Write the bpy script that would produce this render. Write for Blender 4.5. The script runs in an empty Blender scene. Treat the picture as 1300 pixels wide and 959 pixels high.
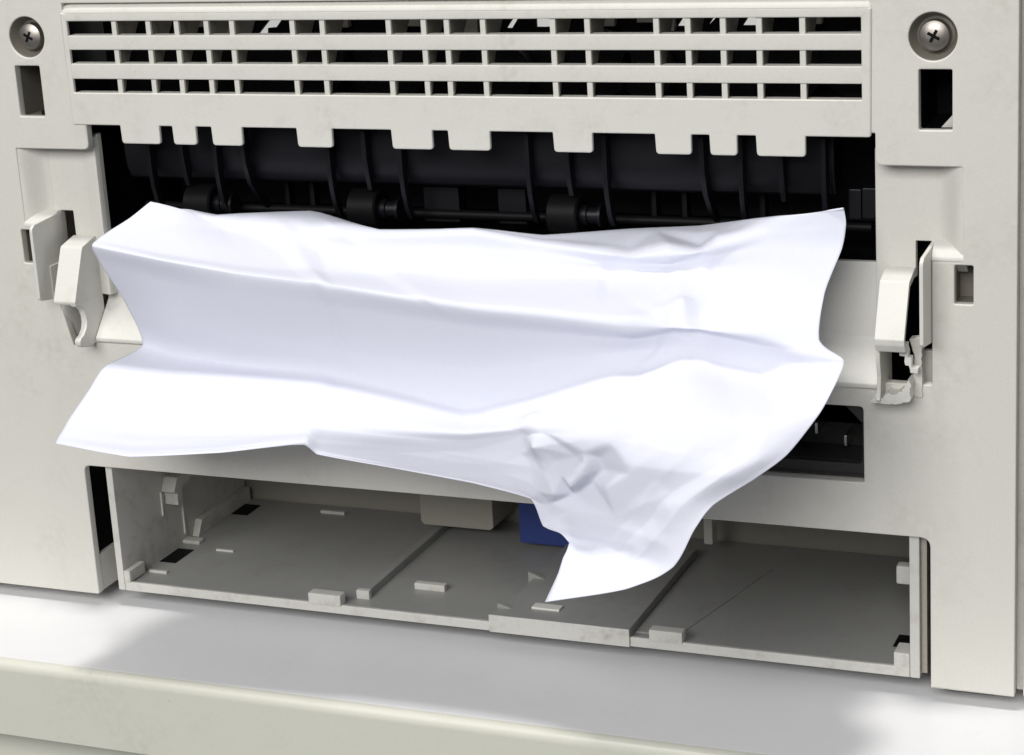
import bpy, bmesh, math, random
import numpy as np
from mathutils import Vector, Matrix

# ---------------------------------------------------------------- camera, light, exposure
S = bpy.context.scene
ZT = 95.4                                   # the desk top is z = 0; panel coordinates below are in mm


def W(x, y, z):
    return Vector((x * .001, y * .001, (z + ZT) * .001))


cam = bpy.data.cameras.new('camera')
camo = bpy.data.objects.new('camera', cam)
S.collection.objects.link(camo)
RX = Vector((0.92522903, 0.37504317, -0.05739225))
RD = Vector((0.05185643, -0.27485014, -0.96008766))
RF = Vector((-0.37584858, 0.88532481, -0.27374773))
m = Matrix((RX, -RD, -RF)).transposed().to_4x4()
m.translation = W(225.509, -531.195, 164.249)
camo.matrix_world = m
cam.sensor_width = 36
cam.lens = 36 * 2716.47 / 1300
cam.shift_y = -44.5 / 1300
cam.clip_start = .01
cam.clip_end = 20
S.camera = camo

wd = bpy.data.worlds.new('World')
S.world = wd
wd.use_nodes = True
wd.node_tree.nodes['Background'].inputs[0].default_value = (.95, .98, 1, 1)
wd.node_tree.nodes['Background'].inputs[1].default_value = .15


def area(name, loc, target, sx, sy, power, col=(1, 1, 1)):
    l = bpy.data.lights.new(name, 'AREA')
    l.shape = 'RECTANGLE'
    l.size, l.size_y, l.energy, l.color = sx, sy, power, col
    o = bpy.data.objects.new(name, l)
    S.collection.objects.link(o)
    o.location = loc
    o.rotation_euler = (Vector(target) - Vector(loc)).to_track_quat('-Z', 'Y').to_euler()
    return o


area('ceiling_lamp', (.0, -.09, 1.5), (-.02, -.03, 0), .16, .16, 11.8, (1, .985, .95))
area('front_softbox', (-.10, -1.58, 1.02), (0, 0, .1), 1.5, .8, 32, (1, .99, .97))

S.view_settings.view_transform = 'Standard'
S.view_settings.look = 'None'
S.view_settings.exposure = 0
S.view_settings.gamma = 1

# ---------------------------------------------------------------- materials


def nodes_of(name):
    mt = bpy.data.materials.new(name)
    mt.use_nodes = True
    nt = mt.node_tree
    return mt, nt, nt.nodes['Principled BSDF']


def plastic(name, col, rough=.5, grain=.10, dirt=.0, dirtcol=(.20, .17, .12), bump=.12, gs=1400, spec=.35, dscale=22):
    mt, nt, b = nodes_of(name)
    N, L = nt.nodes.new, nt.links.new
    tc = N('ShaderNodeTexCoord')
    n1 = N('ShaderNodeTexNoise'); n1.inputs['Scale'].default_value = gs; n1.inputs['Detail'].default_value = 3
    n2 = N('ShaderNodeTexNoise'); n2.inputs['Scale'].default_value = dscale; n2.inputs['Detail'].default_value = 5; n2.inputs['Roughness'].default_value = .62
    L(tc.outputs['Object'], n1.inputs['Vector']); L(tc.outputs['Object'], n2.inputs['Vector'])
    r1 = N('ShaderNodeMapRange'); r1.inputs['To Min'].default_value = 1 - grain; r1.inputs['To Max'].default_value = 1 + grain
    L(n1.outputs['Fac'], r1.inputs['Value'])
    mul = N('ShaderNodeVectorMath'); mul.operation = 'SCALE'; mul.inputs[0].default_value = col
    L(r1.outputs[0], mul.inputs['Scale'])
    out = mul.outputs[0]
    if dirt > 0:
        r2 = N('ShaderNodeMapRange'); r2.inputs['From Min'].default_value = .48; r2.inputs['From Max'].default_value = .78
        r2.inputs['To Max'].default_value = dirt
        L(n2.outputs['Fac'], r2.inputs['Value'])
        n3 = N('ShaderNodeTexNoise'); n3.inputs['Scale'].default_value = 420; n3.inputs['Detail'].default_value = 4
        L(tc.outputs['Object'], n3.inputs['Vector'])
        r3 = N('ShaderNodeMapRange'); r3.inputs['From Min'].default_value = .35; r3.inputs['From Max'].default_value = .7
        L(n3.outputs['Fac'], r3.inputs['Value'])
        m2 = N('ShaderNodeMath'); m2.operation = 'MULTIPLY'; L(r2.outputs[0], m2.inputs[0]); L(r3.outputs[0], m2.inputs[1])
        fac = m2.outputs[0]
        # sparse dark specks
        v = N('ShaderNodeTexVoronoi'); v.inputs['Scale'].default_value = 75
        L(tc.outputs['Object'], v.inputs['Vector'])
        r4 = N('ShaderNodeMapRange'); r4.inputs['From Min'].default_value = .022; r4.inputs['From Max'].default_value = .012
        r4.inputs['To Max'].default_value = .5
        L(v.outputs['Distance'], r4.inputs['Value'])
        mx = N('ShaderNodeMath'); mx.operation = 'MAXIMUM'; L(fac, mx.inputs[0]); L(r4.outputs[0], mx.inputs[1])
        mix = N('ShaderNodeMix'); mix.data_type = 'RGBA'
        L(mx.outputs[0], mix.inputs['Factor']); L(out, mix.inputs['A']); mix.inputs['B'].default_value = (*dirtcol, 1)
        out = mix.outputs['Result']
    L(out, b.inputs['Base Color'])
    r5 = N('ShaderNodeMapRange'); r5.inputs['To Min'].default_value = rough - .08; r5.inputs['To Max'].default_value = rough + .1
    L(n2.outputs['Fac'], r5.inputs['Value']); L(r5.outputs[0], b.inputs['Roughness'])
    b.inputs['Specular IOR Level'].default_value = spec
    if bump:
        bp = N('ShaderNodeBump'); bp.inputs['Strength'].default_value = bump; bp.inputs['Distance'].default_value = .0002
        L(n1.outputs['Fac'], bp.inputs['Height']); L(bp.outputs[0], b.inputs['Normal'])
    return mt


def paper_mat():
    mt, nt, b = nodes_of('white_paper')
    N, L = nt.nodes.new, nt.links.new
    tc = N('ShaderNodeTexCoord')
    n1 = N('ShaderNodeTexNoise'); n1.inputs['Scale'].default_value = 900; n1.inputs['Detail'].default_value = 4
    L(tc.outputs['Object'], n1.inputs['Vector'])
    r = N('ShaderNodeMapRange'); r.inputs['To Min'].default_value = .97; r.inputs['To Max'].default_value = 1.02
    L(n1.outputs['Fac'], r.inputs['Value'])
    mul = N('ShaderNodeVectorMath'); mul.operation = 'SCALE'; mul.inputs[0].default_value = (.83, .845, .95)
    L(r.outputs[0], mul.inputs['Scale'])
    L(mul.outputs[0], b.inputs['Base Color'])
    b.inputs['Roughness'].default_value = .75
    b.inputs['Specular IOR Level'].default_value = .2
    n2 = N('ShaderNodeTexNoise'); n2.inputs['Scale'].default_value = 60; n2.inputs['Detail'].default_value = 3
    L(tc.outputs['Object'], n2.inputs['Vector'])
    bp = N('ShaderNodeBump'); bp.inputs['Strength'].default_value = .10; bp.inputs['Distance'].default_value = .002
    L(n2.outputs['Fac'], bp.inputs['Height'])
    L(bp.outputs[0], b.inputs['Normal'])
    tr = N('ShaderNodeBsdfTranslucent'); tr.inputs['Color'].default_value = (.85, .85, .92, 1)
    ms = N('ShaderNodeMixShader'); ms.inputs[0].default_value = .2
    L(b.outputs[0], ms.inputs[1]); L(tr.outputs[0], ms.inputs[2])
    L(ms.outputs[0], nt.nodes['Material Output'].inputs['Surface'])
    return mt


def metal_mat(name, col, rough):
    mt, nt, b = nodes_of(name)
    N, L = nt.nodes.new, nt.links.new
    tc = N('ShaderNodeTexCoord')
    n = N('ShaderNodeTexNoise'); n.inputs['Scale'].default_value = 500; n.inputs['Detail'].default_value = 4
    L(tc.outputs['Object'], n.inputs['Vector'])
    r = N('ShaderNodeMapRange'); r.inputs['To Min'].default_value = rough - .1; r.inputs['To Max'].default_value = rough + .15
    L(n.outputs['Fac'], r.inputs['Value']); L(r.outputs[0], b.inputs['Roughness'])
    b.inputs['Base Color'].default_value = (*col, 1)
    b.inputs['Metallic'].default_value = 1
    return mt


BEIGE = (.65, .636, .588)
M = dict(
    panel=plastic('beige_plastic', BEIGE, .5, .06, .26, dscale=30),
    cover=plastic('vent_cover_plastic', (.65, .64, .592), .48, .06, .34, (.30, .27, .21), dscale=75),
    light=plastic('pale_plastic', (.68, .672, .63), .45, .05, .2, dscale=90),
    tray=plastic('grey_beige_plastic', (.56, .55, .515), .45, .06, .55, (.16, .13, .10), dscale=110),
    floor=plastic('shaded_floor_plastic', (.30, .30, .29), .38, .05, .35, (.14, .13, .12), dscale=55, bump=.06),  # darker than the tray walls: the bay's shade is put into the colour
    black=plastic('black_plastic', (.004, .004, .0045), .5, .1, 0, bump=.05, spec=.13),
    guide=plastic('dark_guide_plastic', (.0045, .0045, .0068), .4, .1, 0, bump=.03, spec=.25),
    socket=plastic('black_socket_plastic', (.034, .032, .031), .45, .1, .25, (.10, .055, .03)),
    blue=plastic('blue_plastic', (.035, .06, .23), .45, .06, 0),
    desk=plastic('desk_laminate', (.80, .80, .815), .34, .03, .12, (.45, .45, .45), dscale=80, bump=.03),
    edge=plastic('desk_edge_plastic', (.66, .655, .58), .4, .04, .2),
    white=plastic('white_backing_plastic', (.80, .80, .78), .5, .04, 0),
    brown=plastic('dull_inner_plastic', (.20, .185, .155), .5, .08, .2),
    brown2=plastic('bay_plastic', (.33, .31, .27), .5, .07, .2),
    paper=paper_mat(),
    steel=metal_mat('screw_steel', (.40, .37, .34), .42),
    pin=metal_mat('pin_metal', (.6, .59, .57), .3),
)

# ---------------------------------------------------------------- object helpers


def empty(name, loc, label, cat):
    o = bpy.data.objects.new(name, None)
    S.collection.objects.link(o)
    o.location = loc
    o.empty_display_size = .02
    o['label'] = label
    o['category'] = cat
    return o


def world_of(p):
    v = Vector((0, 0, 0))
    while p is not None:
        v += p.location
        p = p.parent
    return v


def finish(name, me, mat, parent, angle=32, label=None, weight=True):
    """mesh in panel millimetres -> linked object, origin at its centre"""
    me.name = name
    co = np.empty(len(me.vertices) * 3)
    me.vertices.foreach_get('co', co)
    co = co.reshape(-1, 3)
    co[:, 2] += ZT
    co *= .001
    c = (co.min(0) + co.max(0)) / 2
    c[2] = co[:, 2].min()
    me.vertices.foreach_set('co', (co - c).ravel())
    me.polygons.foreach_set('use_smooth', [True] * len(me.polygons))
    me.set_sharp_from_angle(angle=math.radians(angle))
    me.update()
    me.materials.clear()
    me.materials.append(mat)
    o = bpy.data.objects.new(name, me)
    S.collection.objects.link(o)
    if weight:
        wn = o.modifiers.new('normals', 'WEIGHTED_NORMAL')
        wn.weight = 100
        wn.keep_sharp = True
    if parent is not None:
        o.parent = parent
        o.location = Vector(c) - world_of(parent)
    else:
        o.location = Vector(c)
    if label:
        o['label'] = label
    return o


def bm_mesh(bm):
    bmesh.ops.recalc_face_normals(bm, faces=bm.faces[:])
    me = bpy.data.meshes.new('m')
    bm.to_mesh(me)
    bm.free()
    return me


def bevel_all(bm, w, seg=2, ang=25):
    es = [e for e in bm.edges if len(e.link_faces) == 2 and e.calc_face_angle(0) > math.radians(ang)]
    if es and w > 0:
        bmesh.ops.bevel(bm, geom=es, offset=w, segments=seg, affect='EDGES', profile=.5, clamp_overlap=True)


def prism_bm(prof, axis, a, b, bev=.3, seg=2):
    bm = bmesh.new()
    f = {'X': lambda p, t: (t, p[0], p[1]), 'Y': lambda p, t: (p[0], t, p[1]), 'Z': lambda p, t: (p[0], p[1], t)}[axis]
    v0 = [bm.verts.new(f(p, a)) for p in prof]
    v1 = [bm.verts.new(f(p, b)) for p in prof]
    bm.faces.new(v0)
    bm.faces.new(v1[::-1])
    n = len(prof)
    for i in range(n):
        bm.faces.new((v0[i], v1[i], v1[(i + 1) % n], v0[(i + 1) % n]))
    bmesh.ops.recalc_face_normals(bm, faces=bm.faces[:])
    bevel_all(bm, bev, seg)
    return bm


def prism(name, prof, axis, a, b, mat, parent, bev=.3, seg=2, label=None):
    return finish(name, bm_mesh(prism_bm(prof, axis, a, b, bev, seg)), mat, parent, label=label)


def box(name, x0, x1, y0, y1, z0, z1, mat, parent, bev=.3, label=None):
    return prism(name, [(x0, z0), (x1, z0), (x1, z1), (x0, z1)], 'Y', y0, y1, mat, parent, bev, label=label)


def rounded(poly, default=.6, seg=5):
    """polygon of (x,z[,r]) -> list of points with rounded corners"""
    out = []
    n = len(poly)
    for i in range(n):
        p = Vector(poly[i][:2]); r = poly[i][2] if len(poly[i]) > 2 else default
        a = Vector(poly[i - 1][:2]) - p; b = Vector(poly[(i + 1) % n][:2]) - p
        if r <= 0 or a.length < 1e-6 or b.length < 1e-6:
            out.append(tuple(p)); continue
        ang = a.angle(b)
        t = min(r / math.tan(ang / 2), a.length * .48, b.length * .48)
        p0 = p + a.normalized() * t; p1 = p + b.normalized() * t
        for k in range(seg + 1):
            s = k / seg
            out.append(tuple((1 - s) ** 2 * p0 + 2 * s * (1 - s) * p + s * s * p1))
    return out


def area2(p):
    return sum(p[i - 1][0] * p[i][1] - p[i][0] * p[i - 1][1] for i in range(len(p))) / 2


def circle(x, z, r, n=40):
    return [(x + r * math.cos(2 * math.pi * k / n), z + r * math.sin(2 * math.pi * k / n)) for k in range(n)]


def plate_mesh(outer, holes, y0, y1, bev=.35, bseg=2):
    """flat plate with openings, front face at y0, rounded edges"""
    cu = bpy.data.curves.new('c', 'CURVE')
    cu.dimensions = '2D'
    cu.fill_mode = 'BOTH'
    cu.extrude = (y1 - y0) / 2 - bev
    cu.bevel_depth = bev
    cu.bevel_resolution = bseg
    cu.offset = -bev
    for i, pl in enumerate([outer] + holes):
        want = 1 if i == 0 else -1
        if area2(pl) * want < 0:
            pl = pl[::-1]
        sp = cu.splines.new('POLY')
        sp.points.add(len(pl) - 1)
        for q, p in zip(sp.points, pl):
            q.co = (p[0], p[1], 0, 1)
        sp.use_cyclic_u = True
    o = bpy.data.objects.new('c', cu)
    S.collection.objects.link(o)
    dg = bpy.context.evaluated_depsgraph_get()
    me = bpy.data.meshes.new_from_object(o.evaluated_get(dg))
    bpy.data.objects.remove(o)
    yc = (y0 + y1) / 2
    for v in me.vertices:
        x, z, d = v.co
        v.co = (x, yc - d, z)
    bm = bmesh.new()
    bm.from_mesh(me)
    bmesh.ops.remove_doubles(bm, verts=bm.verts[:], dist=1e-4)
    bmesh.ops.recalc_face_normals(bm, faces=bm.faces[:])
    bm.to_mesh(me)
    bm.free()
    return me


def plate(name, outer, holes, y0, y1, mat, parent, bev=.35, label=None):
    return finish(name, plate_mesh(outer, holes, y0, y1, bev), mat, parent, label=label)


def lathe_y(name, prof, cx, cz, mat, parent, n=40, label=None):
    """profile (r, y) revolved round the y direction through (cx, cz)"""
    bm = bmesh.new()
    rings = []
    for r, y in prof:
        rings.append([bm.verts.new((cx + max(r, 1e-3) * math.cos(2 * math.pi * k / n), y, cz + max(r, 1e-3) * math.sin(2 * math.pi * k / n))) for k in range(n)])
    for a, b in zip(rings, rings[1:]):
        for k in range(n):
            bm.faces.new((a[k], b[k], b[(k + 1) % n], a[(k + 1) % n]))
    return finish(name, bm_mesh(bm), mat, parent, label=label)


def lathe_x(name, prof, cy, cz, mat, parent, n=28, label=None):
    """profile (r, x) revolved round the x direction"""
    bm = bmesh.new()
    rings = []
    for r, x in prof:
        rings.append([bm.verts.new((x, cy + max(r, 1e-3) * math.cos(2 * math.pi * k / n), cz + max(r, 1e-3) * math.sin(2 * math.pi * k / n))) for k in range(n)])
    for a, b in zip(rings, rings[1:]):
        for k in range(n):
            bm.faces.new((a[k], b[k], b[(k + 1) % n], a[(k + 1) % n]))
    return finish(name, bm_mesh(bm), mat, parent, label=label)


def dup(o, dx=0, dy=0, dz=0, parent=None):
    c = o.copy()
    S.collection.objects.link(c)
    c.parent = parent or o.parent
    c.location = o.location + Vector((dx, dy, dz)) * .001
    for ch in list(o.children):
        k = ch.copy()
        S.collection.objects.link(k)
        k.parent = c
    return c


def rect(x0, x1, z0, z1, r=.5):
    return rounded([(x0, z0), (x1, z0), (x1, z1), (x0, z1)], r, 4)


# ---------------------------------------------------------------- desk
desk = empty('desk', (0, 0, -.75), 'pale grey desk top with a beige rounded front edge under the printer', 'desk')
DX0, DX1, DY0, DY1 = -520, 520, -45.2, 420
prism('desk_top', [(DX0, DY0 + 3.2), (DX1, DY0 + 3.2), (DX1, DY1), (DX0, DY1)], 'Z', -ZT - 22, -ZT, M['desk'], desk, .25)
bm = prism_bm([(DY0 + 3.1, -ZT - 24), (DY0 + 3.1, -ZT + .07), (DY0 + 1.6, -ZT), (DY0 + .5, -ZT - .5), (DY0 - .1, -ZT - 1.4), (DY0 - .4, -ZT - 3), (DY0 - .6, -ZT - 24)], "X", DX0, DX1, .1, 1)
finish('edge_band', bm_mesh(bm), M['edge'], desk, 50)
for sx in (DX0 + 30, DX1 - 30):
    for sy in (DY0 + 40, DY1 - 40):
        box('leg', sx - 20, sx + 20, sy - 20, sy + 20, -ZT - 750, -ZT - 22.2, M['edge'], desk, 1)
box('apron', DX0 + 60, DX1 - 60, DY0 + 12, DY0 + 30, -ZT - 90, -ZT - 22.2, M['edge'], desk, .5)

# ---------------------------------------------------------------- printer
PR = empty('printer', W(-20, 90, -ZT), 'beige laser printer seen from behind with its rear cover snapped off', 'printer')
TH = 3.0
big = rounded([(-136.5, 95.75, .3), (102.5, 95.75, .3), (102.5, 61, .3), (103.6, 61, .3), (103.6, 52.7, 2), (125.8, 52.7, .6), (125.8, 28, 1), (117.9, 28, .4), (117.9, -5.2, .4),
               (-138.2, -5.2, .3), (-138.2, -9, .3), (-146, -9, .6), (-149.6, 5, .5), (-149.6, 28, .5), (-158.5, 29, 1), (-158.5, 52.4, .6), (-132.6, 52.4, 2), (-132.6, 61, .3), (-136.5, 61, .3)])
outer = rounded([(-147.6, -91.4, .8), (-147.6, -48, 2.2), (117.2, -48, 2.8), (117.2, -91.4, .3), (139.6, -91.4, .6), (139.6, 118, 2), (-215, 118, 3), (-215, -91.4, .6)])
SCR = [(-149.9, 85.9), (118.4, 85.6)]
holes = [big] + [circle(x, z, 6.1) for x, z in SCR]
holes += [rect(114.8, 123.2, 62, 77.4), rect(-155.4, -146.7, 62.2, 77.4), rect(123.7, 128.5, 16.9, 27.2), rect(-160.4, -155.6, 16.7, 27.2)]
holes += [rounded([(69.3, -33.7, .6), (99.6, -33.7, .6), (99.6, -12.4, 1.2), (69.3, -12.4, 1.2)])]
plate('rear_panel', outer, holes, 0, TH, M['panel'], PR, .4)

# outer shell behind the panel
box('side_wall', -214, -211, 3.2, 300, -90, 117, M['panel'], PR, .4)
box('side_wall', 136.4, 139.4, 3.2, 300, -90, 117, M['panel'], PR, .4)
box('side_cover', 141.9, 150, -.6, 298, -91, 118, M['panel'], PR, .7)
box('groove_strip', 139.42, 141.88, 4.5, 12, -91, 118, M['tray'], PR, .1)
box('bottom_plate', -210.9, 136.3, 86, 300, -90, -87, M['tray'], PR, .3)
box('bottom_plate', -210.9, -152.2, 3.2, 85.9, -91, -88, M['tray'], PR, .3)  # this and the right one added unseen, to keep lamp light off the desk
box('bottom_plate', 120.6, 136.3, 3.2, 85.9, -91, -88, M['tray'], PR, .3)
box('back_wall', -210.9, 136.3, 297, 300, -86.9, 117, M['panel'], PR, .3)
box('top_cover', -214, 139.4, 62, 300, 117.1, 120, M['panel'], PR, .6)
for sx in (-200, 126):
    box('foot', sx - 7, sx + 7, 8, 22, -ZT, -91.5, M['black'], PR, .3)

# recess floors (6 mm behind the panel) with the latch slots
RF_Y = 6.0
plate('latch_recess', rounded([(-150.6, 6.5, .3), (-150.6, 30, .3), (-160, 30, .3), (-160, 56, .3), (-133.3, 56, .3), (-133.3, 6.5, .3)]), [rect(-149.2, -144.8, 8, 32.2, .3)], RF_Y, RF_Y + 2.4, M['panel'], PR, .3)
plate('latch_recess', rounded([(102.1, -12, .3), (102.1, 56, .3), (127, 56, .3), (127, 30, .3), (118.6, 30, .3), (118.6, -12, .3)]), [rounded([(105.6, -7.6, .3), (111.9, -7.6, .3), (111.9, 2.2, .2), (116.7, 2.2, .3), (116.7, 31.8, .3), (112.6, 31.8, .3), (112.6, 22, .2), (105.6, 22, .3)])], RF_Y, RF_Y + 2.4, M['panel'], PR, .3)


def scurve(x0, x1, y0, y1, n=8):
    return [(x0 + (x1 - x0) * k / n, y0 + (y1 - y0) * (3 * (k / n) ** 2 - 2 * (k / n) ** 3)) for k in range(n + 1)]


prism('recess_side', scurve(118.2, 126.2, 5.95, .35) + [(126.2, 5.95)], 'Z', 28, 53.2, M['panel'], PR, 0)
prism('recess_side', scurve(-151.5, -158.9, 5.95, .35) + [(-158.9, 5.95)], 'Z', 29, 53, M['panel'], PR, 0)


prism('hinge_scoop', scurve(-149.0, -145.6, .3, 10) + [(-146.0, 10.6), (-149.9, 10.6)], 'Z', -9.2, 6.4, M['panel'], PR, 0)


# rounded shelf closing each recess below
def shelf(x0, x1):
    prof = [(5.95, 24), (5.95, 32.4), (4.6, 32.3), (2.6, 31.7), (1.0, 30.6), (.0, 29.2), (-.12, 28.2), (.3, 27.9), (1.2, 27.4), (3.2, 26.2)]
    prism('recess_shelf', prof, 'X', x0, x1, M['light'], PR, .25)


shelf(117.8, 126.2)
shelf(-158.9, -149.3)
# bright raised rim of the exit opening on the left
prism('opening_rim', [(-133.3, 5.9), (-139.0, 5.95), (-134.8, 4.6), (-133.7, 4.6)], 'Z', 6.6, 55.5, M['panel'], PR, .2)

# latches: thin lug plates and broken hinge hooks


def lug(x0):
    prof = [(5.9, 31.9), (-8.4, 31.0), (-9.8, 30.0), (-10.0, 28.8), (-10.0, 8.4), (-8.8, 7.5), (5.9, 5.2)]
    return prism('hinge_lug', prof, 'X', x0, x0 + 1.1, M['light'], PR, .3)


lug(116.7)
L2 = lug(-150.2)
box('lug_step', -149.08, -148.7, -3.5, 3.5, 5.6, 17, M['panel'], L2, .15)

prism('hinge_hook', [(6, 24.5), (4.8, 24.9), (-2.3, 23.2), (-2.9, 22.3), (-9.5, 7.6), (-9.1, 6.6), (-8.0, 7.2), (-6.6, 6.2), (6, 6.6)], 'X', -145.0, -137.2, M['light'], PR, .4, 2)
HW = [(6, 8), (-8.9, 8), (-9.2, 6.6), (-8.2, 5.9), (-6.8, 5.6), (-5.2, 4.2), (-4.4, 2.2), (-4.3, .2), (-5.0, -1.6), (-6.6, -3.2), (-8.2, -3.7), (-9.0, -4.6), (-8.9, -6.0), (-7.4, -6.9), (-4.5, -7.6), (-1, -7.4), (6, -6)]
hk = PR.children[-1]
prism('hook_wall', HW, 'X', -139.4, -137.25, M['light'], hk, .4, 2)
# the right hook has lost its lower half: face plate, inner wall and ragged rim remain
h = prism('hinge_hook', [(6, 24.6), (4.8, 25.0), (-2.3, 23.0), (-2.9, 22.2), (-9.5, 9.2), (-9.2, 7.6), (-7.6, 5.4), (-6.5, 6.0), (-8.0, 9.1), (-1.7, 21.2), (6, 22.8)], 'X', 104.9, 112.7, M['light'], PR, .3, 2)
prism('hook_wall', [(6, 8.9), (-3.3, 8.9), (-6.6, 5.2), (-6.4, 2.0), (-5.2, -2), (-5.8, -6), (-6.8, -8.2), (-2, -9.0), (6, -8)], 'X', 104.6, 105.7, M['panel'], h, .25)
random.seed(4)


def ragged(name, pts, y0, y1, mat, parent, amp=.25):
    q = []
    n = len(pts)
    for i in range(n):
        a = Vector(pts[i]); b = Vector(pts[(i + 1) % n])
        k = max(1, int((b - a).length / .7))
        for j in range(k):
            p = a.lerp(b, j / k)
            q.append((p.x + random.uniform(-amp, amp), p.y + random.uniform(-amp, amp)))
    return prism(name, q, 'Y', y0, y1, mat, parent, .08, 1)


ragged('broken_shard', [(108.6, 6.6), (112.4, 7.2), (112.6, 3.4), (113.4, 3.2), (113.5, .8), (115.2, .6), (115.0, -1.0), (113.2, -.8), (112.9, 1.2), (111.8, 1.3), (111.8, 3.6), (110.4, 3.8), (110.2, 5.2), (108.8, 5.3)], -4.6, -2.2, M['light'], h, .18)
ragged('broken_rim', [(103.0, -9.0), (104.4, -7.0), (105.8, -8.2), (107.2, -6.4), (108.6, -6.9), (111.2, -5.6), (112.9, -2.0), (113.6, -3.2), (113.2, -8.4), (109.4, -9.3), (105.6, -9.4)], -5.6, 1.0, M['light'], h)
ragged('broken_rim', [(112.2, 7.0), (115.2, 7.6), (115.4, -8.6), (113.3, -8.6), (113.0, -3), (113.6, 2)], -.6, 2.8, M['panel'], h, .15)

# inner wall and sloping ledge under the exit opening
LED = [(8.2, 4.6), (8.2, 25.2), (10, 25.2), (10, -9), (2, -9), (2.0, -6.9), (-.9, -6.9), (-1.1, -6.5), (-1.1, -5.6), (-.6, -5.1)]
prism('exit_ledge', LED, 'X', -137.1, 103.6, M['light'], PR, .25)
box('ledge_slot', 84.6, 86.9, 7.9, 8.4, 12.2, 16.8, M['black'], PR, .1)  # solid black box; its colour stands for the dark inside a slot

# ---------------------------------------------------------------- vent cover
tabs = [(-120.4, -107.4), (-102.8, -95.2), (-89.8, -80.0), (-62.1, -51.1), (-32.4, -20.1), (-15.1, -2.8), (15.9, 27.0), (44.9, 54.7), (59.9, 67.2), (72.5, 85.5)]
po = [(-137.0, 93, .3), (-137.0, 60, .8)]
for a, b in tabs:
    po += [(a - .2, 60, .3), (a, 54.6, 1.1), (b, 54.6, 1.1), (b + .05, 60, .3)]
po += [(102.6, 60, .8), (103.2, 93, .3)]
VC = finish('vent_cover', plate_mesh(rounded(po), [rect(-135.1, 100.4, 69.6, 90.6, .3)], -.5, .9, .38), M['cover'], PR)
for z0, z1 in ((82.2, 86.45), (73.65, 78.2)):
    box('vent_slat', -135.3, 100.6, -.42, 3.6, z0, z1, M['cover'], VC, .42)
box('vent_sill', -135.3, 100.6, .95, 3.6, 66.5, 69.55, M['cover'], VC, .2)
ribx = [-119.5, -108.0, -98.6, -88.8, -80.5, -61.2, -51.8, -31.4, -20.8, -13.9, -3.2, 17.0, 26.8, 46.0, 54.6, 64.1, 73.7, 85.1]
rib0 = None
for i, x in enumerate(ribx):
    if rib0 is None:
        rib0 = prism('vent_rib', [(.25, 69.0), (1.4, 69.0), (1.4, 92), (.25, 92)], 'X', x - .8, x + .8, M['cover'], VC, .2)
        web0 = prism('shaded_rib_web', [(1.45, 70), (2.2, 70), (3.8, 75), (8.5, 83), (15.5, 92), (1.45, 92)], 'X', x - .7, x + .7, M['brown'], VC, .15)  # darker than the rib bars: side shade put into the colour
    else:
        dup(rib0, x - ribx[0])
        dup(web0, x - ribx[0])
# curved upper lip
sec = [(-.5, 92.95), (-.46, 93.4), (-.15, 94.2), (.5, 94.9), (1.6, 95.5), (3.2, 95.9), (5, 96.1), (5, 92.95)]
bm = bmesh.new()
xs = [-137.0, -136.8, -136.2, -135.2, -134, -60, 30, 102.2, 102.9, 103.2]
sh = [.55, .75, .9, .97, 1, 1, 1, 1, .9, .75]
rings = []
for x, s in zip(xs, sh):
    rings.append([bm.verts.new((x, 5 + (y - 5) * (s if z > 93.7 else 1 - (1 - s) * .4), 92.95 + (z - 92.95) * s)) for y, z in sec])
for a, b in zip(rings, rings[1:]):
    for k in range(len(sec)):
        bm.faces.new((a[k], a[(k + 1) % len(sec)], b[(k + 1) % len(sec)], b[k]))
bm.faces.new(rings[0]); bm.faces.new(rings[-1][::-1])
finish('upper_lip', bm_mesh(bm), M['cover'], VC, 50)

# things behind the vent: black blocking plates, masked white backing, duct ribs, dark discs
box('blocking_side', -141, -139, 3.2, 57, 64.2, 116, M['black'], PR, .2)  # black wall added so the vent's left end stays dark
box('blocking_shelf', -150, 110, 3.2, 57.9, 62, 63.5, M['black'], PR, .2)  # added and drawn forward to block ceiling light from the exit
box('inner_back', -150, 110, 58, 60.5, -44, 116, M['black'], PR, .2)
plate('backing_mask', rect(-136, 101, 66, 97, .2), [[(-83.7, 83.2), (-78.8, 88.2), (-74.0, 89.1), (-77.0, 85.7), (-79.8, 85.5), (-80.0, 83.2)], [(-4.5, 85.2), (-2.1, 88.5), (-0.5, 88.5), (-2.8, 85.2)], [(4.5, 88.7), (8.9, 88.7), (8.7, 85.5), (4.5, 85.5)], [(45.4, 85.6), (47.4, 88.4), (48.2, 88.4), (48.1, 85.6)], [(54.0, 85.6), (55.9, 88.4), (56.8, 88.4)], [(63.7, 85.7), (65.4, 88.3), (67.9, 88.3), (67.8, 85.7)]], 20, 21, M['black'], PR, .05)  # black mask cut to the outlines of the bright gaps
prism('bright_backing', [(23, 72), (54, 95), (55, 94), (24, 71)], 'X', -138, 104, M['white'], PR, .2)  # added sheet, tilted to catch lamp light and pass for bright gaps
for x0, x1, z0 in [(-128.8, -124.4, 86.7), (-106.3, -99.9, 86.2), (-95.4, -91.4, 84.0), (-60.0, -52.4, 85.9), (-38.4, -29.8, 86.1), (-25.9, -22.8, 85.9), (-18.6, -12.3, 83.9), (10.9, 14.8, 86.4), (20.8, 28.3, 85.9), (34.7, 39.6, 86.9), (40.9, 45.3, 84.6), (81.3, 85.8, 86.3)]:
    prism('duct_rib', [(17.5, z0), (19.8, z0), (19.8, 94), (18.5, 94)], 'X', x0, x1, M['brown'], PR, .2)
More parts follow.
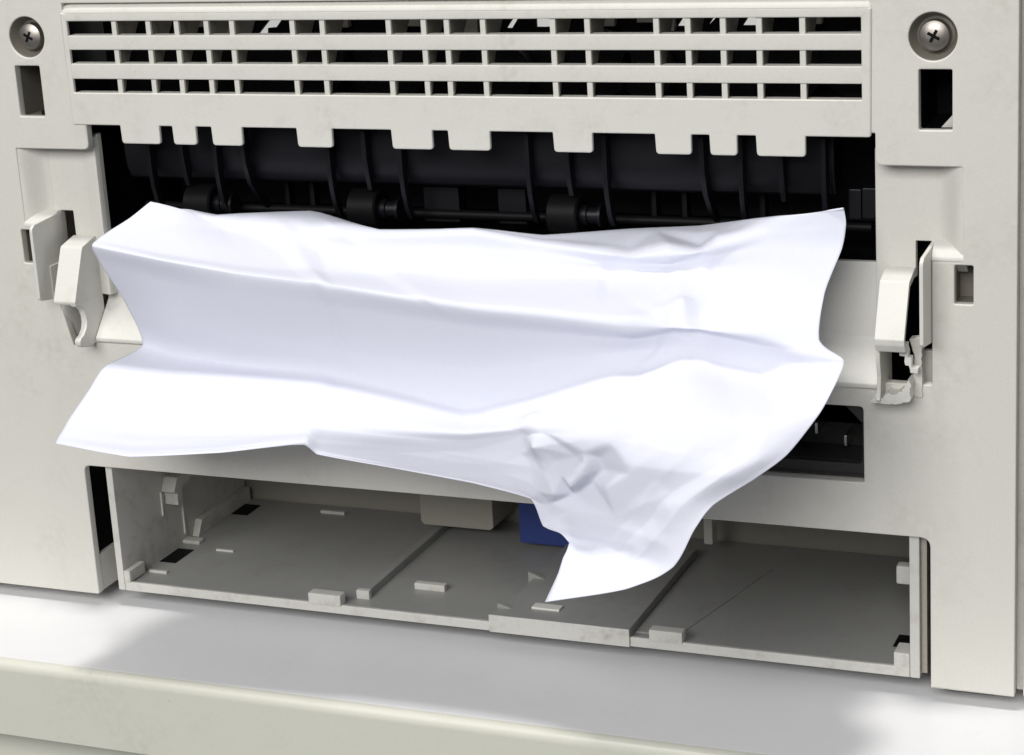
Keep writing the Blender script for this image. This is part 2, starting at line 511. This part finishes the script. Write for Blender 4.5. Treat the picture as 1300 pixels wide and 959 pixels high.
for x, z, r in ((-62, 75.5, 9.5), (-36, 75, 9), (-4, 73, 9), (25, 76, 9.5), (38, 74, 8), (78, 75, 9), (95, 76, 9)):
    lathe_y('gear_disc', [(0, 14), (r - .5, 14), (r, 14.5), (r, 16.5), (r - .5, 17), (0, 17)], x, z, M['black'], PR)

# ---------------------------------------------------------------- screws
s0 = None
for x, z in SCR:
    lathe_y('screw_well', [(6.15, .35), (6.0, .9), (5.0, 3.4), (4.7, 4.2), (0, 4.3)], x, z, M['brown'], PR, 48)  # dull brown puts the shade of the bore into the colour
for x, z in SCR:
    if s0 is None:
        s0 = lathe_y('screw', [(4.0, 4.2), (4.0, 2.2), (3.75, 1.6), (2.9, 1.1), (1.6, .82), (0, .72)], x, z, M['steel'], PR, 40)
        cross = bmesh.new()
        for a in (0, 1):
            t, u = (.40, 1.7) if a else (1.7, .40)
            prof = [(x - t, z - u), (x + t, z - u), (x + t, z + u), (x - t, z + u)]
            b2 = prism_bm(prof, 'Y', 0.62 - .01 * a, 1.6, .12, 1)
            tmp = bpy.data.meshes.new('t'); b2.to_mesh(tmp); b2.free(); cross.from_mesh(tmp)
        bmesh.ops.rotate(cross, verts=cross.verts[:], cent=(x, 0, z), matrix=Matrix.Rotation(math.radians(28), 3, 'Y'))
        finish('cross_recess', bm_mesh(cross), M['black'], s0)
    else:
        dup(s0, x - SCR[0][0], 0, z - SCR[0][1])

# pockets behind the small slots


def pocket(x0, x1, z0, z1, d, mat):
    bm = bmesh.new()
    g = .15
    x0 -= g; x1 += g; z0 -= g; z1 += g
    A = [bm.verts.new(p) for p in ((x0, 2.9, z0), (x1, 2.9, z0), (x1, 2.9, z1), (x0, 2.9, z1))]
    B = [bm.verts.new(p) for p in ((x0, d, z0), (x1, d, z0), (x1, d, z1), (x0, d, z1))]
    for k in range(4):
        bm.faces.new((A[k], A[(k + 1) % 4], B[(k + 1) % 4], B[k]))
    bm.faces.new(B)
    finish('slot_pocket', bm_mesh(bm), mat, PR)


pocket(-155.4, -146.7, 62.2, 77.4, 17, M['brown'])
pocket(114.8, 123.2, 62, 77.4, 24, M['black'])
pocket(123.7, 128.5, 16.9, 27.2, 9, M['brown'])  # brown of both small pockets stands in for the shade inside
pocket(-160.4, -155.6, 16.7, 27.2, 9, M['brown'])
prism('slot_gusset', [(119.6, 62.0), (123.2, 62.0), (123.2, 66.0)], 'Y', 4, 6.5, M['tray'], PR, .1)

# ---------------------------------------------------------------- dark paper exit
prism('guide_roof', [(12, 61), (11.5, 50), (12.2, 45), (14, 41.6), (16, 40.6), (22, 42), (22, 61)], 'X', -128, 90, M['guide'], PR, .5, 3)
BLADE = {
    's': [(8, 58), (8.2, 50), (9.2, 44), (10.4, 40), (12.0, 41.5), (12.5, 46), (11.4, 58)],
    'l': [(8, 58), (8, 46), (8.8, 40), (10.2, 35), (12.6, 31.4), (14.4, 31), (13.6, 34), (11.8, 39), (11.2, 46), (11.2, 58)],
    'c': [(6.5, 58), (7, 48), (9.2, 41.5), (13.5, 36), (20, 31), (22, 31), (17.5, 36.5), (12.6, 42), (10.6, 48), (10.4, 58)],
}
first = {}
for x, k in ((-117.4, 'l'), (-106.2, 's'), (-94.7, 'l'), (-84.6, 'c'), (-57.4, 'l'), (-45.8, 's'), (-34.6, 'l'), (4.3, 'l'), (16, 's'), (27, 'l'), (55.1, 'c'), (65.4, 'l'), (76.4, 's'), (87.9, 'l')):
    if k not in first:
        first[k] = (x, prism('guide_blade', BLADE[k], 'X', x - .75, x + .75, M['guide'], PR, .3, 2))
    else:
        dup(first[k][1], x - first[k][0])
lathe_x('roller_shaft', [(0, -127), (1.4, -127), (1.4, 98), (0, 98)], 20, 31.5, M['black'], PR)


def roller(x):
    o = lathe_x('exit_roller', [(0, x), (5.2, x), (5.7, x + .5), (5.7, x + 8.6), (5.2, x + 9.1), (0, x + 9.1)], 14.5, 34.0, M['black'], PR)
    lathe_x('roller_collar', [(0, x + 9.15), (2.9, x + 9.15), (3.0, x + 11.0), (2.4, x + 11.2), (2.4, x + 14.2), (3.3, x + 14.4), (3.3, x + 15.2), (0, x + 15.2)], 14.5, 33.8, M['guide'], o)
    return o


r0 = roller(-53.6)
dup(r0, 62)
dup(r0, -54.5)
for x0, x1 in ((-33.8, -22.4), (-10.4, -1.6)):
    box('guide_block', x0, x1, 20, 26, 29, 39.6, M['guide'], PR, .6)
for x in (-80.7, -72.2, 35.2, 44.2, 66.6):
    box('guide_post', x - .9, x + .9, 24, 28, 28, 39, M['guide'], PR, .5)
box('gear_housing', 92, 95.6, 18, 24, 34, 42.4, M['guide'], PR, .5)
box('gear_housing', 95.9, 103, 17, 24, 34.5, 43, M['guide'], PR, .5)
box('exit_floor', -137, 110, 10.1, 57, 22, 24.6, M['black'], PR, .2)
box('cavity_side', -139, -136.5, 8.5, 57, 24.7, 61, M['black'], PR, .2)
box('cavity_side', 104.4, 107, 8.5, 57, 24.7, 61, M['black'], PR, .2)
box('rear_strip', -137, 104, 56, 57.8, 24.7, 61.5, M['guide'], PR, .2)

# ---------------------------------------------------------------- power socket
SK = empty('power_socket', W(76, 5, -33.6) - PR.location, '', '')
del SK['label'], SK['category']
SK.parent = PR
so = [(69.6, -32.0, .5), (99.4, -32.0, .5), (99.4, -12.6, 1.1), (69.6, -12.6, 1.1)]
si = [(71.6, -29.2, 1.8), (98.7, -29.2, 1.8), (98.9, -18.0, .3), (93.9, -12.9, .3), (75.5, -12.9, .3), (70.6, -18.0, .3)]
plate('socket_rim', rounded(so), [rounded(si)], 2.0, 4.6, M['socket'], SK, .25)
bm = bmesh.new()
A = rounded(si); sc = .97
v0 = [bm.verts.new((p[0], 4.5, p[1])) for p in A]
v1 = [bm.verts.new((84.5 + (p[0] - 84.5) * sc, 16.5, -21.3 + (p[1] + 21.3) * sc)) for p in A]
for k in range(len(A)):
    bm.faces.new((v0[k], v0[(k + 1) % len(A)], v1[(k + 1) % len(A)], v1[k]))
bm.faces.new(v1)
finish('socket_well', bm_mesh(bm), M['socket'], SK)
for x, z in ((77.0, -25.2), (84.6, -22.2), (92.6, -25.2)):
    box('contact_pin', x - .45, x + .45, 8.5, 16.4, z - 1.6, z + 1.6, M['pin'], SK, .3)
box('socket_sill', 69.4, 99.5, 2.0, 9, -36, -33.75, M['panel'], PR, .2)
box('rust_line', 69.7, 99.2, 3.2, 4.4, -33.4, -32.1, M['socket'], PR, .1)

# ---------------------------------------------------------------- bay behind the lower opening
box('bay_ceiling', -150, 122, 3.2, 86, -46.6, -44.4, M['tray'], PR, .2)
box('bay_back', -143.5, 118, 83, 85.8, -90, -46.8, M['brown2'], PR, .3)
box('bay_side', -152, -149.8, 3.2, 86, -90.8, -46.8, M['black'], PR, .2)
box('bay_side', 118.2, 120.4, 3.2, 86, -90.8, -46.8, M['black'], PR, .2)
box('bay_flange', -149.6, -147.9, 3.1, 15, -91.2, -79, M['panel'], PR, .3)
box('bay_bar', -149.4, -143.5, 16, 20, -56.5, -54, M['tray'], PR, .5)
for z in (-54.5, -69.5, -79.5):
    box('bay_stop', 116.9, 118.1, 8, 12, z - 1.2, z + .6, M['tray'], PR, .2)
prism('separator_block', [(-61.6, -50), (-61.6, -81.3), (-60.4, -82.4), (-37, -82.4), (-35.8, -81.3), (-35.8, -50)], 'Y', 60, 82.8, M['brown2'], PR, .5)
box('blue_lever', -26.9, -2, 60, 66, -85.6, -50, M['blue'], PR, .5, label='blue plastic lever deep inside the bay')
box('bay_post', 31.6, 34.6, 70, 75, -84.5, -50, M['panel'], PR, .5)

# ---------------------------------------------------------------- tray standing in the bay
TR = empty('paper_tray', W(-12, 40, -ZT), 'open grey beige paper tray pushed into the bottom bay of the printer', 'tray')
TY = 2.0
TX0, TX1 = -141.2, 113.9
bm = prism_bm([(TX0 + 2.5, TY + .6), (TX1 - 2.8, TY + .6), (TX1 - 2.8, 81.8), (TX0 + 2.5, 81.8)], 'Z', -89.50, -87.50, .15, 1)
finish('tray_floor', bm_mesh(bm), M['floor'], TR)
prism('front_lip', [(TY, -89.90), (TY, -87.30), (TY + .3, -87.00), (TY + 1.6, -87.20), (TY + 1.6, -89.90)], 'X', TX0 + 2.45, TX1 - 2.85, M['tray'], TR, .12, 1)
box('side_wall', TX0, TX0 + 2.4, TY - .1, 81.5, -89.90, -47.2, M['tray'], TR, .3)
sw = box('side_wall', TX1 - 2.75, TX1, TY - .1, 81.5, -89.90, -47.2, M['tray'], TR, .3)
box('wall_flange', TX1 + .05, TX1 + 1.7, TY + 1.6, 60, -88.90, -49, M['brown2'], sw, .2)
box('corner_post', TX0 + 2.42, TX0 + 4.6, TY - .05, TY + 9, -87.20, -83.30, M['tray'], TR, .25)
box('corner_post', TX1 - 7.2, TX1 - 2.8, TY - .05, TY + 7, -87.20, -82.90, M['tray'], TR, .25)
# divider rails
box('divider_rail', -59.0, -56.6, 11, 79, -87.60, -84.90, M['floor'], TR, .3)
box('rail_stop', -60.6, -56.2, 9.2, 11.2, -87.60, -84.70, M['tray'], TR, .25)
# raised platform at the front
bm = prism_bm([(-13.2, TY - .3), (30.3, TY - .3), (30.3, 66), (-11, 66), (-11, 7), (-13.2, 7)], 'Z', -89.9, -84.6, .3, 2)
finish('raised_platform', bm_mesh(bm), M['floor'], TR)
box('platform_face', -13.3, 30.4, TY - .75, TY - .32, -89.90, -84.45, M['tray'], TR, .2)
prism('platform_ramp', [(-12.9, -88), (-12.9, -83.2), (-8.6, -84.5), (-8.6, -88)], 'Y', 7.2, 9.2, M['floor'], TR, .2)
prism('platform_ramp', [(-12.5, -88), (-12.5, -82.6), (-7.4, -84.5), (-7.4, -88)], 'Y', 31, 33, M['floor'], TR, .2)
box('platform_bump', -2.6, 6.2, 8.6, 12.2, -84.65, -83.90, M['light'], TR, .25)
box('floor_bump', -46.2, -36.0, 20.4, 22.8, -87.60, -85.40, M['tray'], TR, .3)
box('floor_bump', -136, -129.5, 12, 13.2, -87.60, -86.70, M['tray'], TR, .2)
box('floor_bump', -124, -117.5, 34, 35, -87.60, -86.90, M['tray'], TR, .2)
box('floor_bump', -106, -96.90, 74, 75.5, -87.60, -86.50, M['tray'], TR, .2)
box('lip_clip', -73.2, -62.2, TY - .4, TY + 3.4, -87.50, -83.80, M['tray'], TR, .4)
box('lip_clip', 36.2, 46.2, TY - .4, TY + 3.4, -87.50, -83.90, M['tray'], TR, .4)
bm = prism_bm([(30.6, 6.5), (43.2, 6.5), (56, 62), (30.6, 62)], 'Z', -88.2, -87.1, .12, 1)
finish('floor_panel', bm_mesh(bm), M['floor'], TR)
# side features
prism('latch_clip', [(28, -66), (30.5, -61.6), (39, -61.6), (39, -64.5), (32.3, -66.4), (32.3, -71), (29.8, -71), (29.8, -67)], 'X', TX0 + 2.42, TX0 + 7.5, M['tray'], TR, .3)
box('latch_tab', 103.5, TX1 - 2.8, 20, 24, -70.5, -65, M['tray'], TR, .6)
box('wall_rib', TX0 + 2.42, TX0 + 3.0, 39.3, 40.0, -84.90, -68, M['light'], TR, .1)
box('wall_rib', TX0 + 2.42, TX0 + 3.0, 27.2, 27.8, -74, -66, M['light'], TR, .1)
prism('floor_ramp', [(44, -87.50), (80, -87.50), (80, -82.40), (47, -82.40)], 'X', TX0 + 2.42, TX0 + 5, M['tray'], TR, .2)
box('ramp_foot', TX0 + 2.5, TX0 + 9, 37.5, 41, -87.60, -86.30, M['tray'], TR, .3)
for x0, x1, y0, y1 in ((-137.6, -131.5, 21, 33), (-137.6, -130, 66, 76), (103.4, 112, 15.5, 24)):
    box('floor_opening', x0, x1, y0, y1, -87.60, -87.40, M['black'], TR, .08)  # black pads on the floor; colour stands for the dark of holes

# ---------------------------------------------------------------- jammed sheet
ROWS = np.array([[(-110.0, -5.0, 38.0), (-100.8, 0.0, 34.8), (-93.8, 8.6, 30.2), (-68.7, 15.8, 29.3), (-65.3, 15.7, 29.1), (-44.2, 10.1, 27.7), (-13.7, 8.6, 29.7), (6.6, 11.5, 27.2), (29.1, 17.3, 27.5), (49.3, 18.7, 27.9), (73.1, 4.3, 35.9), (96.6, -6.5, 42.5)],
    [(-109.8, -5.8, 38.4), (-100.3, -2.9, 36.2), (-91.9, 0.7, 32.9), (-65.2, 8.6, 33.2), (-61.6, 8.4, 32.9), (-40.2, 2.2, 30.4), (-10.4, 1.4, 32.4), (9.5, 4.3, 29.9), (31.5, 11.5, 30.3), (51.9, 13.0, 31.3), (74.5, 1.4, 37.1), (96.6, -5.8, 42.5)],
    [(-113.4, -11.5, 34.9), (-99.4, -8.6, 32.8), (-87.0, -2.9, 30.5), (-57.9, -1.4, 30.4), (-54.6, -1.4, 30.3), (-36.0, -1.4, 30.0), (-9.3, -1.4, 31.3), (11.2, 0.0, 29.0), (35.7, -1.6, 27.2), (54.6, -1.6, 28.8), (75.1, -0.7, 34.2), (97.3, -6.5, 38.6)],
    [(-115.8, -18.7, 32.8), (-98.1, -15.8, 29.9), (-78.8, -11.5, 27.9), (-56.6, -5.8, 26.4), (-53.7, -5.2, 26.2), (-35.7, -2.9, 26.0), (-9.1, -2.5, 27.3), (11.4, -1.1, 25.9), (35.3, -1.1, 24.0), (53.2, -1.1, 25.6), (74.7, -2.2, 30.5), (96.5, -7.9, 32.5)],
    [(-116.8, -24.5, 31.3), (-95.8, -22.3, 27.6), (-73.8, -20.9, 25.3), (-51.7, -15.8, 23.1), (-49.0, -15.0, 22.8), (-33.0, -9.4, 21.3), (-7.5, -7.2, 20.9), (13.8, -5.0, 20.8), (35.8, -2.9, 21.2), (54.8, -2.9, 22.4), (75.1, -7.2, 22.6), (93.1, -13.0, 22.0)],
    [(-116.7, -27.4, 30.1), (-93.2, -28.1, 27.0), (-69.7, -28.4, 24.4), (-45.1, -28.8, 23.1), (-42.0, -28.8, 22.8), (-23.8, -28.8, 21.1), (1.5, -28.8, 18.8), (23.6, -28.1, 17.7), (45.2, -27.4, 16.0), (60.7, -25.2, 15.3), (78.7, -23.8, 13.8), (93.5, -20.9, 11.7)],
    [(-116.9, -23.8, 24.1), (-94.9, -24.5, 20.1), (-71.5, -26.6, 16.8), (-46.7, -27.0, 15.4), (-43.6, -27.0, 15.2), (-25.2, -27.0, 13.7), (0.3, -27.0, 11.5), (22.7, -26.6, 11.2), (44.4, -25.9, 10.9), (61.1, -24.1, 12.5), (78.1, -23.0, 9.8), (100.9, -27.4, 9.2)],
    [(-114.6, -16.6, 10.5), (-95.9, -20.2, 6.5), (-75.2, -22.3, 4.7), (-49.9, -23.0, 2.8), (-46.7, -23.1, 2.5), (-27.8, -23.8, 0.8), (-1.6, -24.5, -0.2), (21.8, -25.2, 3.8), (43.8, -24.5, 7.0), (60.8, -23.8, 8.8), (78.5, -22.7, 5.5), (101.6, -28.4, 8.1)],
    [(-112.8, -13.0, -3.1), (-97.3, -17.3, -4.4), (-77.4, -20.2, -5.0), (-51.0, -22.3, -4.9), (-47.7, -22.6, -5.1), (-28.2, -24.5, -7.9), (-3.9, -26.3, -11.6), (14.5, -26.6, -7.2), (37.9, -27.4, 0.2), (59.3, -25.9, 5.7), (79.6, -25.2, 2.1), (101.6, -30.2, 7.0)],
    [(-117.6, -26.6, -6.1), (-95.2, -28.1, -7.4), (-72.5, -29.5, -7.3), (-46.8, -31.0, -7.7), (-43.6, -31.2, -8.0), (-24.7, -32.4, -10.4), (-0.7, -33.8, -12.3), (18.3, -35.3, -8.2), (42.5, -37.4, -2.4), (63.1, -38.2, 2.9), (84.4, -36.7, 0.5), (101.3, -36.7, 4.8)],
    [(-118.8, -34.6, -11.2), (-94.9, -36.0, -12.3), (-68.6, -37.4, -12.9), (-44.4, -38.5, -12.3), (-41.0, -38.8, -12.3), (-20.8, -41.0, -12.7), (3.0, -42.5, -12.1), (22.5, -43.2, -8.8), (45.9, -47.5, -5.7), (68.4, -49.0, -1.6), (88.1, -47.5, -1.8), (99.1, -43.9, -0.4)],
    [(-121.3, -41.8, -17.4), (-94.9, -43.2, -18.9), (-68.4, -43.2, -17.2), (-44.0, -42.5, -14.6), (-40.6, -42.4, -14.5), (-19.8, -42.5, -15.1), (2.9, -42.7, -14.9), (23.3, -43.9, -11.3), (46.0, -51.1, -8.8), (70.0, -54.7, -7.0), (85.8, -54.0, -8.1), (92.7, -50.4, -9.0)],
    [(-122.2, -44.6, -20.3), (-96.7, -45.0, -21.2), (-69.0, -44.6, -18.8), (-43.5, -43.6, -15.5), (-40.8, -43.2, -17.7), (-19.5, -42.5, -17.8), (3.6, -42.7, -18.2), (23.5, -43.9, -15.4), (43.2, -51.1, -14.0), (64.6, -57.6, -13.0), (78.8, -59.0, -12.6), (86.0, -55.4, -13.9)],
    [(-122.8, -45.6, -21.5), (-97.5, -46.1, -22.5), (-69.2, -45.4, -20.0), (-43.6, -44.1, -16.4), (-40.8, -43.4, -18.8), (-19.2, -42.5, -19.7), (4.1, -42.7, -20.8), (22.8, -43.9, -20.2), (38.1, -49.0, -21.6), (56.3, -55.4, -22.4), (68.9, -60.5, -20.3), (76.3, -59.8, -20.2)],
    [(-123.2, -46.2, -22.4), (-97.9, -46.8, -23.7), (-69.3, -45.9, -20.9), (-43.5, -44.5, -17.0), (-41.0, -43.5, -19.9), (-18.9, -42.5, -21.5), (4.6, -42.7, -22.9), (21.7, -43.9, -23.8), (35.5, -46.8, -28.1), (51.7, -53.3, -28.6), (64.0, -60.5, -26.6), (72.0, -61.9, -26.1)],
    [(-123.3, -46.7, -23.0), (-98.4, -47.3, -24.7), (-69.4, -46.2, -21.7), (-43.6, -44.8, -17.6), (-41.1, -43.6, -20.8), (-18.8, -42.5, -23.1), (4.7, -42.7, -24.9), (21.0, -43.9, -26.9), (28.4, -43.9, -33.3), (42.6, -50.4, -36.6), (55.0, -59.0, -35.9), (66.8, -64.1, -35.7)],
    [(-123.4, -46.8, -23.2), (-98.5, -47.5, -24.9), (-69.5, -46.4, -22.0), (-43.7, -44.9, -17.9), (-41.1, -43.6, -21.0), (-18.7, -42.5, -23.6), (4.6, -42.7, -25.7), (21.2, -43.9, -28.0), (25.8, -43.2, -35.3), (36.4, -48.2, -38.4), (43.2, -56.9, -41.3), (54.7, -65.5, -42.3)],
    [(-123.5, -46.9, -23.3), (-98.7, -47.7, -25.2), (-69.5, -46.5, -22.2), (-43.8, -44.9, -18.2), (-41.1, -43.7, -21.4), (-18.7, -42.5, -24.1), (4.6, -42.7, -26.4), (21.4, -43.9, -28.9), (24.2, -43.2, -36.6), (32.4, -46.8, -37.8), (33.0, -56.2, -43.7), (32.9, -66.2, -47.8)]], float)
NU, NV = 28, 15


KNOT = [0, 1, 2, 3, 3.14, 4, 5, 6, 7, 8, 9, 10]        # where the columns of the sheet lie across it


def catmull(A, n, axis, knots=None, stiff=0):
    A = np.moveaxis(A, axis, 0)
    k = len(A)
    T = np.array(knots if knots else range(k), float)
    E = np.concatenate([2 * A[:1] - A[1:2], A, 2 * A[-1:] - A[-2:-1]])
    T = np.concatenate([[2 * T[0] - T[1]], T, [2 * T[-1] - T[-2]]])
    out = []
    for i in range(k - 1):
        p0, p1, p2, p3 = E[i:i + 4]
        t0, t1, t2, t3 = T[i:i + 4]
        m1 = (t2 - t1) * (p2 - p0) / (t2 - t0)
        m2 = (t2 - t1) * (p3 - p1) / (t3 - t1)
        c = max(2, round(n * (t2 - t1)))
        for t in np.arange(c) / c:
            c3 = ((2 * t ** 3 - 3 * t * t + 1) * p1 + (t ** 3 - 2 * t * t + t) * m1 + (3 * t * t - 2 * t ** 3) * p2 + (t ** 3 - t * t) * m2)
            out.append((1 - stiff) * c3 + stiff * ((1 - t) * p1 + t * p2))     # paper folds more than it bends
    out.append(A[-1])
    return np.moveaxis(np.array(out), 0, axis)


def surface(R, nu, nv):
    return catmull(catmull(R, nv, 0, None, .3), nu, 1, KNOT, .7)


CREASES = [([(56.1, -16.9, 18.1), (59.9, -26.2, 14.6)], 1.1, 4), ([(57.1, -18.6, 17.6), (51.8, -22.5, 16.8), (45.2, -27.4, 16.0)], 1.0, 5), ([(59.7, -25.8, 15.1), (64.9, -18.6, 17.2), (72.5, -10.8, 20.3)], -0.8, 6), ([(-43.7, -44.9, -18.0), (-42.4, -40.7, -13.5), (-40.4, -33.5, -9.4)], 0.6, 4), ([(64.8, -59.3, -22.1), (76.2, -59.6, -14.5), (86.6, -54.4, -9.7)], 0.8, 7), ([(32.7, -46.9, -37.8), (45.2, -52.4, -36.8), (62.1, -62.7, -36.7)], -2.0, 6), ([(28.9, -44.9, -37.2), (42.1, -50.1, -36.0), (53.2, -56.6, -34.0)], 0.8, 5), ([(21.2, -39.4, -8.3), (25.0, -44.4, -13.5)], 1.0, 4), ([(25.0, -44.4, -13.5), (36.0, -48.1, -10.7), (49.5, -49.5, -6.2)], 0.8, 5)]
FOLDS = [(0.4, 0.886, 0), (0.461, 0.929, 0), (0.525, 0.961, 0), (0.575, 0.906, 0.1), (0.404, 0.761, 0), (0.493, 0.769, 0.1), (0.554, 0.753, 0.2), (0.464, 0.71, -0.1), (0.6, 0.98, 0.1), (0.704, 1.0, 0.2), (0.804, 1.0, 0), (0.846, 1.0, 0), (0.954, 1.0, 0), (0.682, 0.686, 1.3), (0.693, 0.722, 1.8), (0.696, 0.741, 2.0), (0.686, 0.773, 2.0), (0.654, 0.82, 1.5), (0.625, 0.847, 0.6), (0.7, 0.706, -1.4), (0.711, 0.733, -2.2), (0.707, 0.761, -2.0), (0.679, 0.812, -1.8), (0.661, 0.867, -0.6), (0.664, 0.706, -0.3), (0.636, 0.725, -0.2), (0.657, 0.761, 0.1), (0.621, 0.769, 0.4), (0.707, 0.655, 0.9), (0.707, 0.616, 0.8), (0.729, 0.635, -0.5), (0.754, 0.722, 0.3), (0.739, 0.757, 0.5), (0.793, 0.725, -0.4), (0.843, 0.745, -0.8), (0.807, 0.773, 0.4), (0.775, 0.824, 0.6), (0.607, 0.682, 1.3), (0.589, 0.647, -0.6), (0.579, 0.718, -0.2), (0.554, 0.812, 0.2), (0.614, 0.627, 0.3), (0.8, 0.667, 0.5), (0.871, 0.69, -0.6), (0.768, 0.663, 0.3), (0.239, 0.063, 1.0), (0.186, 0.086, -0.8), (0.179, 0.145, -0.5), (0.239, 0.149, -0.9), (0.296, 0.133, -1.0), (0.314, 0.09, 1.1), (0.264, 0.082, 0.9), (0.268, 0.141, 0.3), (0.675, 0.09, -0.6), (0.704, 0.094, -1.3), (0.761, 0.102, 1.0), (0.804, 0.09, -1.2), (0.832, 0.09, 1.1), (0.739, 0.071, 0.9), (0.729, 0.106, -0.2), (0.786, 0.271, 0.8), (0.796, 0.286, -0.7), (0.75, 0.282, 0.6), (0.757, 0.29, -0.5), (0.832, 0.271, -0.5), (0.882, 0.251, 0.3), (0.7, 0.267, 0.4), (0.675, 0.251, -0.4), (0.661, 0.275, 0.4)]


def seg_dist(P, a, b):
    ab = b - a
    t = np.clip(((P - a) @ ab) / (ab @ ab), 0, 1)
    return np.linalg.norm(P - (a + t[..., None] * ab), axis=-1)


def crumple(P):
    du = np.gradient(P, axis=1)
    dv = np.gradient(P, axis=0)
    n = np.cross(dv, du)
    n /= np.linalg.norm(n, axis=-1)[..., None] + 1e-9
    h = np.zeros(P.shape[:2])
    for pts, amp, wid in CREASES:
        pts = np.array(pts, float)
        d = np.full(h.shape, 1e9)
        for a, b in zip(pts, pts[1:]):
            d = np.minimum(d, seg_dist(P, a, b))
        h += amp * np.clip(1 - d / wid, 0, 1) ** 1.15
    # crumple: a triangulated height field with straight folds between the points
    nv, nu = h.shape
    rng = np.random.default_rng(11)
    pts = [(u, v) for u, v, _ in FOLDS]
    hts = [a for _, _, a in FOLDS]

    def zone(u, v):
        return np.exp(-(((u - .70) / .15) ** 2 + ((v - .80) / .17) ** 2))

    def zone2(u, v):
        return np.exp(-(((u - .78) / .17) ** 2 + ((v - .31) / .11) ** 2))
    for k in range(4000):
        u, v = rng.uniform(0, 1), rng.uniform(0, 1)
        z = min(1, zone(u, v) + .7 * zone2(u, v))
        dmin = .14 - .095 * z
        if min((math.hypot(u - a, (v - b) * .6) for a, b in pts), default=9) > dmin:
            pts.append((u, v))
            hts.append(rng.normal() * (.30 + .5 * z))
    for c in ((-.1, -.1), (1.1, -.1), (1.1, 1.1), (-.1, 1.1)):
        pts.append(c); hts.append(0)
    from mathutils.geometry import delaunay_2d_cdt
    vs, _, fs, ov, _, _ = delaunay_2d_cdt([Vector((a, b * .6)) for a, b in pts], [], [], 0, 1e-6)
    U, V = np.meshgrid(np.linspace(0, 1, nu), np.linspace(0, 1, nv) * .6)
    fh = np.zeros_like(h)
    for f in fs:
        a, b, c = [np.array(vs[i]) for i in f]
        ha, hb, hc = [hts[ov[i][0]] if ov[i] else 0 for i in f]
        den = (b[1] - c[1]) * (a[0] - c[0]) + (c[0] - b[0]) * (a[1] - c[1])
        if abs(den) < 1e-12:
            continue
        l1 = ((b[1] - c[1]) * (U - c[0]) + (c[0] - b[0]) * (V - c[1])) / den
        l2 = ((c[1] - a[1]) * (U - c[0]) + (a[0] - c[0]) * (V - c[1])) / den
        l3 = 1 - l1 - l2
        ok = (l1 >= -1e-9) & (l2 >= -1e-9) & (l3 >= -1e-9)
        fh[ok] = (l1 * ha + l2 * hb + l3 * hc)[ok]
    for _ in range(1):
        fh[1:-1, 1:-1] = (2 * fh[1:-1, 1:-1] + fh[:-2, 1:-1] + fh[2:, 1:-1] + fh[1:-1, :-2] + fh[1:-1, 2:]) / 6
    h += fh
    u = np.linspace(0, 1, nu)[None, :]
    fade = np.clip(np.minimum(np.minimum(u, 1 - u) * 12, 1), .25, 1)
    return P + n * (h * fade)[..., None]

P3 = surface(ROWS, NU, NV)
P3 = crumple(P3)
nv, nu = P3.shape[:2]
me = bpy.data.meshes.new('paper')
idx = np.arange(nv * nu).reshape(nv, nu)
quads = np.stack([idx[:-1, :-1], idx[:-1, 1:], idx[1:, 1:], idx[1:, :-1]], -1).reshape(-1, 4)
me.from_pydata(P3.reshape(-1, 3).tolist(), [], quads.tolist())
pp = finish('paper_sheet', me, M['paper'], None, 75, weight=False)
so = pp.modifiers.new('thickness', 'SOLIDIFY')
so.thickness = .00014
so.offset = 0
pp['label'] = 'crumpled white sheet of paper jammed in the printer exit'
pp['category'] = 'paper'
